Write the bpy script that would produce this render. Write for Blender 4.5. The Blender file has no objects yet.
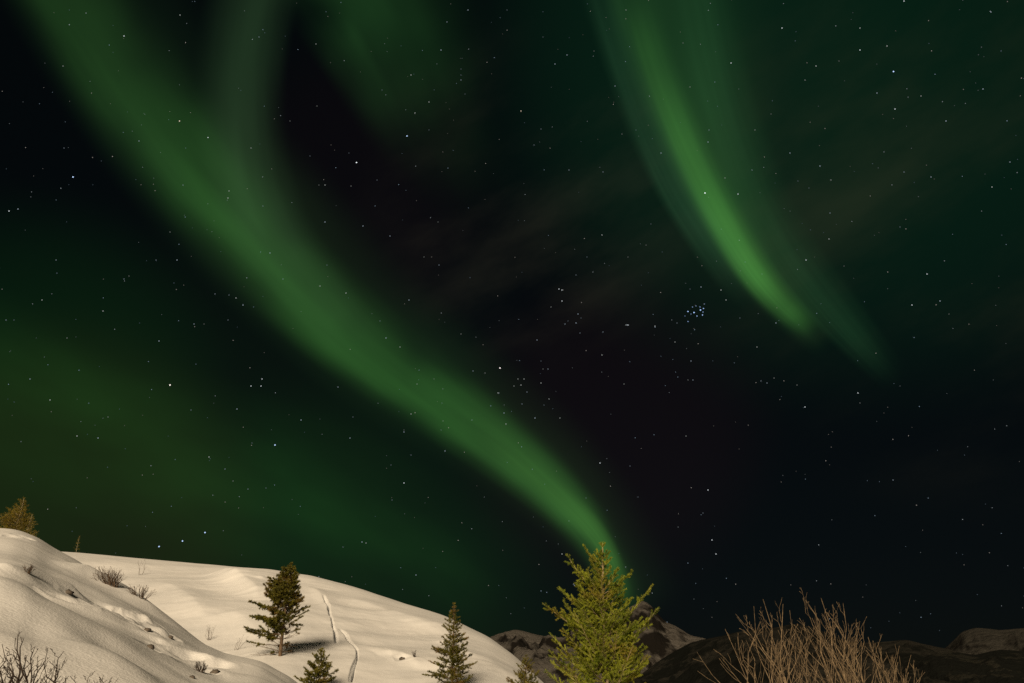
import bpy, math, random
import numpy as np
from mathutils import Vector, noise as mnoise

SC = bpy.context.scene
COL = SC.collection
R = math.radians

# ------------------------------------------------------------------ camera
FPX, PITCH, EYE = 830.0, R(24.0), 1.7
cam = bpy.data.cameras.new('camera')
cam.sensor_width = 36.0
cam.lens = 36.0 * FPX / 1024.0
cam.clip_start, cam.clip_end = 0.1, 200000.0
camo = bpy.data.objects.new('camera', cam)
camo.location = (0, 0, EYE)
camo.rotation_euler = (R(90) + PITCH, 0, 0)
COL.objects.link(camo)
SC.camera = camo

def ray(u, v):
    """Direction of the line of sight that the photograph records at (u, v)."""
    x = (u - 512.0) / FPX
    y = (341.5 - v) / FPX
    d = np.array([x, math.cos(PITCH) - y * math.sin(PITCH), math.sin(PITCH) + y * math.cos(PITCH)])
    return d / np.linalg.norm(d)

def azel(u, v):
    d = ray(u, v)
    return math.atan2(d[0], d[1]), d[2] / math.hypot(d[0], d[1])     # azimuth, tan(elevation)

# ------------------------------------------------------------------ light
SUN_AZ, SUN_EL = R(10.0), R(22.0)          # behind the camera, to its left
sd = Vector((-math.sin(SUN_AZ) * math.cos(SUN_EL), -math.cos(SUN_AZ) * math.cos(SUN_EL), math.sin(SUN_EL)))
sun = bpy.data.lights.new('sun', 'SUN')
sun.energy = 4.85
sun.angle = R(17.0)
sun.color = (1.0, 0.775, 0.51)
suno = bpy.data.objects.new('sun', sun)
suno.rotation_euler = sd.to_track_quat('Z', 'Y').to_euler()
COL.objects.link(suno)

SC.view_settings.view_transform = 'Standard'
SC.view_settings.look = 'None'
SC.view_settings.exposure = 0.0
SC.view_settings.gamma = 1.0
SC.view_settings.use_curve_mapping = False
SC.render.engine = 'CYCLES'
SC.cycles.use_denoising = False      # keep the grain and the fine twigs
SC.cycles.max_bounces = 6
SC.cycles.transparent_max_bounces = 24
SC.cycles.sample_clamp_indirect = 3.0

# ------------------------------------------------------------------ night sky
W = bpy.data.worlds.new('World')
SC.world = W
W.use_nodes = True
nt = W.node_tree
for n in list(nt.nodes):
    nt.nodes.remove(n)
def N(t, tree=None, **kw):
    n = (tree or nt).nodes.new(t)
    for k, val in kw.items():
        setattr(n, k, val)
    return n
L = nt.links.new
out = N('ShaderNodeOutputWorld')
tc = N('ShaderNodeTexCoord')
nrm = N('ShaderNodeVectorMath', operation='NORMALIZE')
L(tc.outputs['Generated'], nrm.inputs[0])
DIR = nrm.outputs[0]
sky = N('ShaderNodeTexSky', sky_type='NISHITA')
sky.sun_disc = False
sky.sun_elevation = SUN_EL
sky.sun_rotation = math.atan2(sd.x, sd.y)
bgs = N('ShaderNodeBackground')
bgs.inputs['Strength'].default_value = 0.0004
L(sky.outputs[0], bgs.inputs['Color'])
acc = None
def glow(u, v, r, col, cloud=None):
    """A soft patch of airglow or thin lit cloud around one direction of the sky."""
    global acc
    d = ray(u, v)
    dot = N('ShaderNodeVectorMath', operation='DOT_PRODUCT')
    L(DIR, dot.inputs[0]); dot.inputs[1].default_value = tuple(d)
    mr = N('ShaderNodeMapRange', interpolation_type='SMOOTHERSTEP')
    mr.inputs['From Min'].default_value = math.cos(math.atan(r / FPX))
    mr.inputs['From Max'].default_value = 1.0
    L(dot.outputs['Value'], mr.inputs['Value'])
    fac = mr.outputs[0]
    if cloud:
        mp = N('ShaderNodeMapping', vector_type='TEXTURE')
        mp.inputs['Rotation'].default_value = (0, R(-cloud[1]), 0)
        mp.inputs['Scale'].default_value = (0.33, 0.33, 0.12)
        L(DIR, mp.inputs['Vector'])
        no = N('ShaderNodeTexNoise')
        no.inputs['Scale'].default_value = cloud[0]
        no.inputs['Detail'].default_value = 5.0
        no.inputs['Roughness'].default_value = 0.55
        L(mp.outputs[0], no.inputs['Vector'])
        m2 = N('ShaderNodeMapRange', interpolation_type='SMOOTHSTEP')
        m2.inputs['From Min'].default_value = 0.38
        m2.inputs['From Max'].default_value = 0.75
        L(no.outputs[0], m2.inputs['Value'])
        mu = N('ShaderNodeMath', operation='MULTIPLY')
        L(fac, mu.inputs[0]); L(m2.outputs[0], mu.inputs[1])
        fac = mu.outputs[0]
    sc = N('ShaderNodeVectorMath', operation='SCALE')
    sc.inputs[0].default_value = col
    L(fac, sc.inputs['Scale'])
    if acc is None:
        acc = sc.outputs[0]
    else:
        ad = N('ShaderNodeVectorMath', operation='ADD')
        L(acc, ad.inputs[0]); L(sc.outputs[0], ad.inputs[1])
        acc = ad.outputs[0]
glow(512, 340, 3000, (0.0009, 0.0018, 0.0020))
glow(860, 20, 430, (0.0009, 0.0094, 0.0034))
glow(700, 40, 280, (0.0003, 0.0016, 0.0006))
glow(120, 560, 380, (0.0014, 0.0042, 0.0006))
glow(20, 390, 200, (0.0004, 0.0055, 0.0006))
glow(40, 540, 230, (0.0055, 0.0058, 0.0004))
glow(350, 600, 260, (0.0012, 0.0060, 0.0008))
glow(610, 430, 190, (0.0026, 0.0004, 0.0008))
glow(350, 190, 170, (0.0016, 0.0002, 0.0006))
glow(535, 205, 200, (0.0100, 0.0090, 0.0055), (1.1, 25))
glow(985, 190, 330, (0.0095, 0.0085, 0.0042), (0.9, 18))
bga = N('ShaderNodeBackground')
bga.inputs['Strength'].default_value = 1.0
L(acc, bga.inputs['Color'])
ads = N('ShaderNodeAddShader')
L(bgs.outputs[0], ads.inputs[0]); L(bga.outputs[0], ads.inputs[1])
L(ads.outputs[0], out.inputs['Surface'])
W.cycles.sampling_method = 'MANUAL'
W.cycles.sample_map_resolution = 256

# ------------------------------------------------------------------ helpers
def tag(o, label=None, cat=None, group=None, kind=None):
    if label: o['label'] = label
    if cat: o['category'] = cat
    if group: o['group'] = group
    if kind: o['kind'] = kind
    return o

def empty(name, loc):
    o = bpy.data.objects.new(name, None)
    o.location = tuple(loc)
    o.empty_display_size = 0.2
    COL.objects.link(o)
    return o

def mesh_obj(name, verts, faces, mat, parent=None, smooth=True, loc=None):
    """faces: int array (n, 3) or (n, 4), or a list of such arrays."""
    if not isinstance(faces, (list, tuple)):
        faces = [faces]
    faces = [np.asarray(f, dtype=np.int32) for f in faces if len(f)]
    me = bpy.data.meshes.new(name)
    verts = np.asarray(verts, dtype=np.float32)
    me.vertices.add(len(verts))
    me.vertices.foreach_set('co', verts.ravel())
    loops = np.concatenate([f.ravel() for f in faces])
    tot = np.concatenate([np.full(len(f), f.shape[1], dtype=np.int32) for f in faces])
    start = np.concatenate([[0], np.cumsum(tot)[:-1]]).astype(np.int32)
    me.loops.add(len(loops))
    me.loops.foreach_set('vertex_index', loops)
    me.polygons.add(len(tot))
    me.polygons.foreach_set('loop_start', start)
    me.polygons.foreach_set('loop_total', tot)
    me.update(calc_edges=True)
    me.validate()
    me.polygons.foreach_set('use_smooth', np.full(len(me.polygons), smooth, dtype=bool))
    if mat:
        me.materials.append(mat)
    o = bpy.data.objects.new(name, me)
    if loc is not None:
        o.location = tuple(loc)
    if parent:
        o.parent = parent
    COL.objects.link(o)
    return o

class Tubes:
    """Collects tapered round limbs into one mesh."""
    def __init__(self):
        self.v, self.f, self.n = [], [], 0
    def add(self, pts, radii, sides=5):
        pts = np.asarray(pts, float); k = len(pts)
        tan = np.gradient(pts, axis=0)
        tan /= np.linalg.norm(tan, axis=1)[:, None] + 1e-9
        ref = np.array([0.31, 0.87, 0.12]) if abs(tan[0, 2]) > 0.8 else np.array([0.05, 0.1, 1.0])
        a = np.cross(tan, ref); a /= np.linalg.norm(a, axis=1)[:, None] + 1e-9
        b = np.cross(tan, a)
        th = np.arange(sides) * 2 * math.pi / sides
        ring = (a[:, None, :] * np.cos(th)[None, :, None] + b[:, None, :] * np.sin(th)[None, :, None])
        vv = pts[:, None, :] + ring * np.asarray(radii, float)[:, None, None]
        self.v.append(vv.reshape(-1, 3))
        i = np.arange(k - 1)[:, None] * sides; j = np.arange(sides)[None, :]; j2 = (j + 1) % sides
        q = np.stack([i + j, i + j2, i + sides + j2, i + sides + j], -1).reshape(-1, 4)
        self.f.append(q + self.n)
        self.n += k * sides
    def build(self, name, mat, parent=None):
        return mesh_obj(name, np.concatenate(self.v), np.concatenate(self.f), mat, parent)

class Needles:
    """Collects needle leaves (narrow tapered blades) along twigs."""
    def __init__(self, rng):
        self.v, self.rng = [], rng
    def twig(self, p0, p1, per_m, length, width, spread=0.9, tip=True):
        r = self.rng
        p0, p1 = np.asarray(p0, float), np.asarray(p1, float)
        Lg = np.linalg.norm(p1 - p0)
        n = max(6, int(per_m * Lg))
        ax = (p1 - p0) / (Lg + 1e-9)
        t = r.random(n)
        base = p0 + (p1 - p0) * t[:, None]
        d = r.normal(size=(n, 3))
        d -= (d @ ax)[:, None] * ax
        d /= np.linalg.norm(d, axis=1)[:, None] + 1e-9
        d = d * spread + ax * (0.55 + 0.5 * r.random(n))[:, None]
        d /= np.linalg.norm(d, axis=1)[:, None]
        ln = length * (0.65 + 0.6 * r.random(n))
        side = np.cross(d, r.normal(size=(n, 3)))
        side /= np.linalg.norm(side, axis=1)[:, None] + 1e-9
        tipv = base + d * ln[:, None]
        s = side * (width * 0.5)
        self.v.append(np.stack([base - s, base + s, tipv], 1).reshape(-1, 3))
    def build(self, name, mat, parent=None):
        v = np.concatenate(self.v)
        f = np.arange(len(v)).reshape(-1, 3)
        return mesh_obj(name, v, f, mat, parent, smooth=False)

# ------------------------------------------------------------------ materials
def material(name):
    m = bpy.data.materials.new(name)
    m.use_nodes = True
    t = m.node_tree
    return m, t, t.nodes['Principled BSDF'], t.nodes['Material Output']

def noise_color(t, c0, c1, scale, detail=4.0, lo=0.35, hi=0.65, coord='Object'):
    tcx = N('ShaderNodeTexCoord', t)
    no = N('ShaderNodeTexNoise', t)
    no.inputs['Scale'].default_value = scale
    no.inputs['Detail'].default_value = detail
    t.links.new(tcx.outputs[coord], no.inputs['Vector'])
    cr = N('ShaderNodeValToRGB', t)
    cr.color_ramp.elements[0].position = lo
    cr.color_ramp.elements[1].position = hi
    cr.color_ramp.elements[0].color = (*c0, 1)
    cr.color_ramp.elements[1].color = (*c1, 1)
    t.links.new(no.outputs[0], cr.inputs[0])
    return cr.outputs[0], tcx, no

def mat_snow():
    m, t, b, o = material('snow')
    c, tcx, no = noise_color(t, (0.70, 0.715, 0.73), (0.80, 0.81, 0.82), 0.35, 6.0, 0.3, 0.7)
    t.links.new(c, b.inputs['Base Color'])
    b.inputs['Roughness'].default_value = 0.55
    b.inputs['Specular IOR Level'].default_value = 0.25
    mp = N('ShaderNodeMapping', t)
    mp.inputs['Rotation'].default_value = (0, 0, R(28))
    mp.inputs['Scale'].default_value = (0.8, 1.5, 1.0)
    t.links.new(tcx.outputs['Object'], mp.inputs['Vector'])
    n1 = N('ShaderNodeTexNoise', t)
    n1.inputs['Scale'].default_value = 2.2; n1.inputs['Detail'].default_value = 7.0
    n1.inputs['Roughness'].default_value = 0.6
    t.links.new(mp.outputs[0], n1.inputs['Vector'])
    n2 = N('ShaderNodeTexNoise', t)
    n2.inputs['Scale'].default_value = 26.0; n2.inputs['Detail'].default_value = 4.0
    t.links.new(tcx.outputs['Object'], n2.inputs['Vector'])
    b1 = N('ShaderNodeBump', t); b1.inputs['Strength'].default_value = 0.20; b1.inputs['Distance'].default_value = 0.06
    b2 = N('ShaderNodeBump', t); b2.inputs['Strength'].default_value = 0.5; b2.inputs['Distance'].default_value = 0.018
    t.links.new(n1.outputs[0], b1.inputs['Height'])
    t.links.new(n2.outputs[0], b2.inputs['Height'])
    t.links.new(b1.outputs[0], b2.inputs['Normal'])
    t.links.new(b2.outputs[0], b.inputs['Normal'])
    return m

def mat_mountain(name, rock, snow, steep, scale):
    m, t, b, o = material(name)
    tcx = N('ShaderNodeTexCoord', t)
    geo = N('ShaderNodeNewGeometry', t)
    sx = N('ShaderNodeSeparateXYZ', t)
    t.links.new(geo.outputs['Normal'], sx.inputs[0])
    no = N('ShaderNodeTexNoise', t)
    no.inputs['Scale'].default_value = scale; no.inputs['Detail'].default_value = 9.0; no.inputs['Roughness'].default_value = 0.68
    t.links.new(tcx.outputs['Object'], no.inputs['Vector'])
    ma = N('ShaderNodeMath', t, operation='MULTIPLY_ADD')
    ma.inputs[1].default_value = 1.5; ma.inputs[2].default_value = -0.75
    t.links.new(no.outputs[0], ma.inputs[0])
    ad = N('ShaderNodeMath', t, operation='ADD')
    t.links.new(sx.outputs['Z'], ad.inputs[0]); t.links.new(ma.outputs[0], ad.inputs[1])
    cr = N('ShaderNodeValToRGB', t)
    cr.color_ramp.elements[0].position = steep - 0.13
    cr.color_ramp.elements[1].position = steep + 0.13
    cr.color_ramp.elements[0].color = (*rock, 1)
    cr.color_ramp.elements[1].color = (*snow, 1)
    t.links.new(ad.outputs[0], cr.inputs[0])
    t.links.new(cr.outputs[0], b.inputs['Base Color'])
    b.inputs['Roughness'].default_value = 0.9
    b.inputs['Specular IOR Level'].default_value = 0.1
    bp = N('ShaderNodeBump', t); bp.inputs['Strength'].default_value = 0.8; bp.inputs['Distance'].default_value = 0.6 / scale
    t.links.new(no.outputs[0], bp.inputs['Height'])
    t.links.new(bp.outputs[0], b.inputs['Normal'])
    return m

def mat_needle(name, c0, c1, c2, scale, transl=0.2):
    m, t, b, o = material(name)
    c, tcx, no = noise_color(t, c0, c1, scale, 3.0, 0.38, 0.62)
    n2 = N('ShaderNodeTexNoise', t)
    n2.inputs['Scale'].default_value = scale * 0.45; n2.inputs['Detail'].default_value = 2.0
    t.links.new(tcx.outputs['Object'], n2.inputs['Vector'])
    mr = N('ShaderNodeMapRange', t); mr.inputs['From Min'].default_value = 0.55; mr.inputs['From Max'].default_value = 0.66
    t.links.new(n2.outputs[0], mr.inputs['Value'])
    mx = N('ShaderNodeMix', t, data_type='RGBA')
    t.links.new(mr.outputs[0], mx.inputs[0])
    t.links.new(c, mx.inputs[6]); mx.inputs[7].default_value = (*c2, 1)
    t.links.new(mx.outputs[2], b.inputs['Base Color'])
    b.inputs['Roughness'].default_value = 0.6
    b.inputs['Specular IOR Level'].default_value = 0.2
    tr = N('ShaderNodeBsdfTranslucent', t)
    t.links.new(mx.outputs[2], tr.inputs['Color'])
    ms = N('ShaderNodeMixShader', t); ms.inputs[0].default_value = transl
    t.links.new(b.outputs[0], ms.inputs[1]); t.links.new(tr.outputs[0], ms.inputs[2])
    t.links.new(ms.outputs[0], o.inputs['Surface'])
    return m

def mat_bark(name, c0, c1, scale=30.0):
    m, t, b, o = material(name)
    c, tcx, no = noise_color(t, c0, c1, scale, 5.0, 0.35, 0.65)
    t.links.new(c, b.inputs['Base Color'])
    b.inputs['Roughness'].default_value = 0.85
    bp = N('ShaderNodeBump', t); bp.inputs['Strength'].default_value = 0.5; bp.inputs['Distance'].default_value = 0.01
    t.links.new(no.outputs[0], bp.inputs['Height'])
    t.links.new(bp.outputs[0], b.inputs['Normal'])
    return m

M_SNOW = mat_snow()
M_PEAK = mat_mountain('peak_rock_snow_dimmed', (0.008, 0.007, 0.006), (0.088, 0.083, 0.076), 0.78, 0.028)  # weak far light is put into these darkened rock and snow colours
M_SHOULDER = mat_mountain('shoulder_rock_snow_dimmed', (0.005, 0.0045, 0.004), (0.034, 0.033, 0.029), 0.76, 0.028)  # full snow, coloured dark to stand for the dim distance
M_FELL = mat_mountain('fell_brush_snow_dimmed', (0.004, 0.005, 0.004), (0.019, 0.0185, 0.015), 0.98, 0.03)  # brush and snow darkened in colour, since the sun does not fall off
M_BRUSH = mat_mountain('brush_slope_dimmed', (0.005, 0.006, 0.005), (0.017, 0.017, 0.013), 1.08, 0.09)  # dim night light darkened into the brush colours too
M_NEEDLE_BIG = mat_needle('lamp_brightened_needles', (0.120, 0.165, 0.014), (0.330, 0.370, 0.034), (0.260, 0.225, 0.030), 3.0)  # needle colours raised past real foliage to stand for stronger lamplight
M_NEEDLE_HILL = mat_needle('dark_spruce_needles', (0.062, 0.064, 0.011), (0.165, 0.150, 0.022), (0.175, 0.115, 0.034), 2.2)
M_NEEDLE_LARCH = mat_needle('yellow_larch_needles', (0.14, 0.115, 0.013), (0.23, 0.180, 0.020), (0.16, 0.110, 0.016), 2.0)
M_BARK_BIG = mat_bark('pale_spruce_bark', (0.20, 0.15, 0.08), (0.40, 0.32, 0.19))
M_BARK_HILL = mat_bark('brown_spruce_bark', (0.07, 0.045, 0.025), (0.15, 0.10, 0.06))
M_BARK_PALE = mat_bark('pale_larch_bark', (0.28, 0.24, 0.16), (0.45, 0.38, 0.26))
M_WILLOW = mat_bark('willow_bark', (0.065, 0.047, 0.028), (0.235, 0.172, 0.100), 18.0)
M_TWIG = mat_bark('dark_twig_bark', (0.014, 0.009, 0.006), (0.040, 0.025, 0.016), 40.0)
M_TWIG_BROWN = mat_bark('brown_twig_bark', (0.045, 0.029, 0.018), (0.095, 0.062, 0.038), 40.0)
M_STONE = mat_bark('dark_stone', (0.030, 0.025, 0.020), (0.10, 0.085, 0.07), 6.0)

# ------------------------------------------------------------------ hill (snow) as one height field
def smooth_interp(xs, ys, x, sig):
    y = np.interp(x, xs, ys)
    g = np.linspace(x[0], x[-1], 2400)
    yg = np.interp(g, xs, ys)
    st = (g[1] - g[0]); k = int(4 * sig / st) + 1
    w = np.exp(-0.5 * (np.arange(-k, k + 1) * st / sig) ** 2); w /= w.sum()
    yp = np.pad(yg, k, mode='edge')
    return np.interp(x, g, np.convolve(yp, w, mode='valid'))

def azline(pts):
    ae = sorted(azel(u, v) for u, v in pts)
    return np.array([a for a, e in ae]), np.array([e for a, e in ae])

# skyline of the near hump and of the long slope behind it
HUMP = [(-420, 548), (-160, 525), (0, 529), (18, 531), (38, 538), (55, 549), (75, 559), (100, 574), (130, 592), (165, 617),
        (200, 640), (225, 652), (262, 659), (290, 674), (315, 695), (380, 740), (470, 775), (640, 800), (1400, 860)]
BACK = [(-420, 540), (-160, 540), (0, 545), (55, 551), (80, 553), (120, 557), (200, 564), (270, 569), (310, 575), (360, 589), (410, 605),
        (450, 617), (490, 637), (515, 655), (545, 683), (590, 722), (660, 765), (760, 795), (1400, 850)]
AZ = np.concatenate([np.linspace(R(-62), R(-33.5), 60, endpoint=False),
                     np.linspace(R(-33.5), R(4.5), 760, endpoint=False),
                     np.linspace(R(4.5), R(62), 110)])
RR = np.concatenate([np.linspace(0.3, 6, 16, endpoint=False), np.linspace(6, 15, 60, endpoint=False), np.linspace(15, 36, 260, endpoint=False),
                     np.linspace(36, 44, 40, endpoint=False), np.linspace(44, 98, 330, endpoint=False), np.linspace(98, 200, 40)])
a_, e_ = azline(HUMP); TN = smooth_interp(a_, e_, AZ, R(0.28))
a_, e_ = azline(BACK); TB = smooth_interp(a_, e_, AZ, R(0.28))
def dist(pts, sig):
    xs = [azel(u, 640)[0] for u, d in pts]
    return smooth_interp(xs, [d for u, d in pts], AZ, sig)
DN = dist([(-400, 36), (0, 34), (60, 30), (130, 26), (200, 23), (300, 19), (400, 17), (700, 15), (1400, 14)], R(2))
DB = dist([(-400, 98), (0, 94), (200, 86), (370, 73), (545, 58), (700, 48), (1400, 40)], R(2))

def hill_profile(i):
    tn, tb, dn, db = TN[i], TB[i], DN[i], DB[i]
    zn = EYE + dn * tn
    dv = dn + 0.26 * (db - dn)
    zv = zn - (0.5 + 2.6 * max(0.0, min(1.0, (tn - 0.05) / 0.16)))
    zv = min(zv, EYE + dv * tb - 1.0)
    tv = (zv - EYE) / dv
    r = RR
    z = np.zeros_like(r)
    s = np.clip((1 / 4.0 - 1 / np.maximum(r, 4.0)) / (1 / 4.0 - 1 / dn), 0, 1)
    T0 = -EYE / 4.0
    near = EYE + r * (T0 + (tn - T0) * (1 - (1 - s) ** 1.35))
    z = np.where(r < 4.0, 0.0, near)
    x = np.clip((r - dn) / (dv - dn), 0, 1)
    hump = zn + (zv - zn) * (x * x * (3 - 2 * x)) + tn * (r - dn) * (1 - x) ** 2
    z = np.where(r > dn, hump, z)
    s = np.clip((r - dv) / (db - dv), 0, 1)
    up = EYE + r * (tv + (tb - tv) * (1 - (1 - s) ** 1.75))
    z = np.where(r > dv, up, z)
    zb = EYE + db * tb
    x = np.maximum(r - db, 0)
    down = zb + tb * x - 0.014 * x * x
    z = np.where(r > db, down, z)
    return np.maximum(z, -14.0)

HZ = np.stack([hill_profile(i) for i in range(len(AZ))])          # [azimuth, radius]
# soften creases along the radius
def blur_r(Z, sig):
    g = np.linspace(RR[0], RR[-1], 2000); st = g[1] - g[0]; k = int(3 * sig / st) + 1
    w = np.exp(-0.5 * (np.arange(-k, k + 1) * st / sig) ** 2); w /= w.sum()
    o = np.empty_like(Z)
    for i in range(len(Z)):
        zg = np.interp(g, RR, Z[i])
        o[i] = np.interp(RR, g, np.convolve(np.pad(zg, k, mode='edge'), w, mode='valid'))
    return o
HZ = blur_r(HZ, 1.0)

def lattice(ix, iy, seed):
    h = (ix.astype(np.int64) * 374761393 + iy.astype(np.int64) * 668265263 + seed * 1442695041) & 0xFFFFFFFF
    h = ((h ^ (h >> 13)) * 1274126177) & 0xFFFFFFFF
    return ((h ^ (h >> 16)) & 0xFFFF) / 65535.0
def vnoise(x, y, seed=0):
    ix, iy = np.floor(x), np.floor(y)
    fx, fy = x - ix, y - iy
    fx = fx ** 3 * (fx * (fx * 6 - 15) + 10); fy = fy ** 3 * (fy * (fy * 6 - 15) + 10)
    a = lattice(ix, iy, seed); b = lattice(ix + 1, iy, seed); c = lattice(ix, iy + 1, seed); d = lattice(ix + 1, iy + 1, seed)
    return (a + (b - a) * fx) * (1 - fy) + (c + (d - c) * fx) * fy - 0.5
def fbm(x, y, seed=0, octv=4, gain=0.5):
    s, a = 0, 1.0
    for o in range(octv):
        s = s + a * vnoise(x * 2 ** o + 17.3 * o, y * 2 ** o - 9.1 * o, seed + o)
        a *= gain
    return s

AA, RG = np.meshgrid(AZ, RR, indexing='ij')
GX, GY = RG * np.sin(AA), RG * np.cos(AA)

def hill_z(x, y):
    r = math.hypot(x, y); a = math.atan2(x, y)
    fi = np.interp(a, AZ, np.arange(len(AZ))); fj = np.interp(r, RR, np.arange(len(RR)))
    i, j = min(int(fi), len(AZ) - 2), min(int(fj), len(RR) - 2)
    p, q = fi - i, fj - j
    return ((HZ[i, j] * (1 - p) + HZ[i + 1, j] * p) * (1 - q) + (HZ[i, j + 1] * (1 - p) + HZ[i + 1, j + 1] * p) * q)

def on_hill(u, v, rmin=5.0, rmax=97.0, H=None):
    """First point of the hill along the line of sight through (u, v)."""
    d = ray(u, v); hd = math.hypot(d[0], d[1])
    a = math.atan2(d[0], d[1])
    fi = np.interp(a, AZ, np.arange(len(AZ))); i = min(int(fi), len(AZ) - 2); p = fi - i
    H = HZ if H is None else H
    row = H[i] * (1 - p) + H[i + 1] * p
    rs = np.arange(rmin, rmax, 0.02)
    dz = np.interp(rs, RR, row) - (EYE + rs * d[2] / hd)
    k = np.argmax(dz > 0)
    if not (dz > 0).any():
        k = np.argmax(dz)
    r = rs[k]
    return np.array([r * math.sin(a), r * math.cos(a), np.interp(r, RR, row)])

# wind-packed relief
ca, sa = math.cos(R(24)), math.sin(R(24))
wx, wy = GX * ca + GY * sa, -GX * sa + GY * ca
fade = np.clip((RG - 5) / 8, 0, 1) * np.clip((140 - RG) / 30, 0, 1)
hn = 0.30 * fbm(GX / 9.0, GY / 9.0, 3, 3) + 0.38 * fbm(wx / 16.0, wy / 5.0, 11, 2)
sast = fbm(wx / 4.2, wy / 1.7, 23, 4, 0.5)
patch = np.clip(0.35 + 2.2 * fbm(GX / 7.0, GY / 7.0, 41, 2), 0.12, 1)
hn += 0.11 * patch * (np.abs(sast) * -1.0 + 0.2) + 0.022 * fbm(GX / 0.7, GY / 0.7, 31, 3)
crest = np.exp(-((RG - DN[:, None]) / 3.5) ** 2) + np.exp(-((RG - DB[:, None]) / 7.0) ** 2)
HZ = HZ + fade * hn * (1 - 0.72 * np.clip(crest, 0, 1))

BASE = HZ.copy()          # features are laid out on the undisturbed snow
def seg_dist(px, py, P):
    """Distance to a polyline, side (+ = right of travel) and position along it, 0..1."""
    best = np.full(px.shape, 1e9); side = np.zeros(px.shape); along = np.zeros(px.shape)
    P = np.asarray(P); ln = np.concatenate([[0], np.cumsum(np.linalg.norm(np.diff(P, axis=0), axis=1))])
    for k in range(len(P) - 1):
        ax, ay = P[k]; bx, by = P[k + 1]
        dx, dy = bx - ax, by - ay; L2 = dx * dx + dy * dy
        t = np.clip(((px - ax) * dx + (py - ay) * dy) / L2, 0, 1)
        qx, qy = px - ax - t * dx, py - ay - t * dy
        d = np.hypot(qx, qy)
        s = np.sign(dy * qx - dx * qy)
        m = d < best
        best = np.where(m, d, best); side = np.where(m, s, side)
        along = np.where(m, (ln[k] + t * math.sqrt(L2)) / ln[-1], along)
    return best, side, along

def drift(pix, h, wl, wr, rmin=5.0, ends=0.18):
    """A snow ridge or edge along a line: gentle over wl on its left, falling off over wr on its right."""
    global HZ
    P = [on_hill(u, v, rmin, H=BASE)[:2] for u, v in pix]
    P = np.array(P)
    # resample with a light wobble
    t = np.linspace(0, 1, len(P)); tt = np.linspace(0, 1, len(P) * 6)
    P = np.stack([np.interp(tt, t, P[:, 0]), np.interp(tt, t, P[:, 1])], 1)
    P = np.stack([np.convolve(np.pad(P[:, c], 3, mode='edge'), np.ones(7) / 7, mode='valid') for c in (0, 1)], 1)
    lo, hi = P.min(0) - 4 * max(wl, wr), P.max(0) + 4 * max(wl, wr)
    m = (GX > lo[0]) & (GX < hi[0]) & (GY > lo[1]) & (GY < hi[1])
    d, s, al = seg_dist(GX[m], GY[m], P)
    w = np.where(s < 0, wl, wr)
    tap = np.clip(al / ends, 0, 1) * np.clip((1 - al) / ends, 0, 1)
    HZ[m] += 0.72 * h * tap * np.exp(-(d / w) ** 1.5)

# fracture line and slab edges on the long slope
drift([(322, 596), (328, 607), (331, 618), (334, 630), (337, 641)], 0.08, 2.4, 1.2, 36)
drift([(340, 630), (347, 637), (356, 647), (358, 657), (353, 668), (350, 684)], 0.05, 2.4, 1.2, 36)
drift([(300, 587), (312, 590), (322, 599), (331, 613)], 0.36, 1.6, 0.6, 36)
drift([(208, 573), (226, 576), (240, 583), (252, 591), (262, 602)], 1.0, 2.6, 1.2, 36)
drift([(256, 587), (266, 583), (280, 584)], 0.25, 0.8, 0.4, 36)
drift([(375, 655), (395, 654), (410, 660), (425, 672)], 0.28, 1.3, 0.6, 36)
drift([(150, 580), (175, 590), (195, 606), (212, 628)], 0.55, 2.4, 1.4, 36)
drift([(335, 600), (370, 606), (410, 620), (450, 636)], 0.40, 2.2, 1.6, 36)
drift([(225, 612), (250, 625), (262, 640)], 0.35, 2.0, 1.2, 36)
drift([(430, 640), (455, 646), (478, 660)], 0.22, 1.2, 0.6, 36)
# drifts on the near hump
drift([(-30, 572), (0, 572), (30, 575), (60, 583), (92, 592)], 0.26, 0.9, 0.45, 5)
drift([(60, 560), (95, 578), (130, 597), (160, 620)], 0.30, 1.0, 0.9, 5)
def mound(u, v, rx, ry, turn, h):
    """A soft elongated swell (or, with h < 0, a hollow)."""
    p = on_hill(u, v, H=BASE); c, q = math.cos(R(turn)), math.sin(R(turn))
    dx, dy = GX - p[0], GY - p[1]
    HZ[:] += h * np.exp(-((dx * c + dy * q) / rx) ** 2 - ((-dx * q + dy * c) / ry) ** 2)
mound(10, 600, 2.6, 1.1, -25, 0.13); mound(60, 628, 2.2, 0.9, -30, 0.12); mound(95, 648, 1.8, 0.7, -35, -0.10)
mound(30, 655, 1.6, 0.7, -20, 0.12); mound(120, 668, 1.2, 0.5, -30, 0.10); mound(35, 560, 3.0, 1.2, -20, -0.12)
mound(150, 672, 1.2, 0.5, -30, -0.10); mound(90, 590, 2.4, 0.9, -40, -0.08); mound(235, 672, 1.4, 0.6, -30, 0.12)
mound(40, 590, 2.4, 0.7, -55, -0.10); mound(70, 640, 1.4, 0.5, 60, -0.08); mound(15, 630, 1.5, 0.6, -40, -0.09)
drift([(100, 600), (125, 610), (150, 625), (170, 640)], 0.13, 0.6, 0.4, 5)
drift([(170, 648), (190, 658), (210, 667), (240, 684)], 0.13, 0.7, 0.35, 5)

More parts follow.
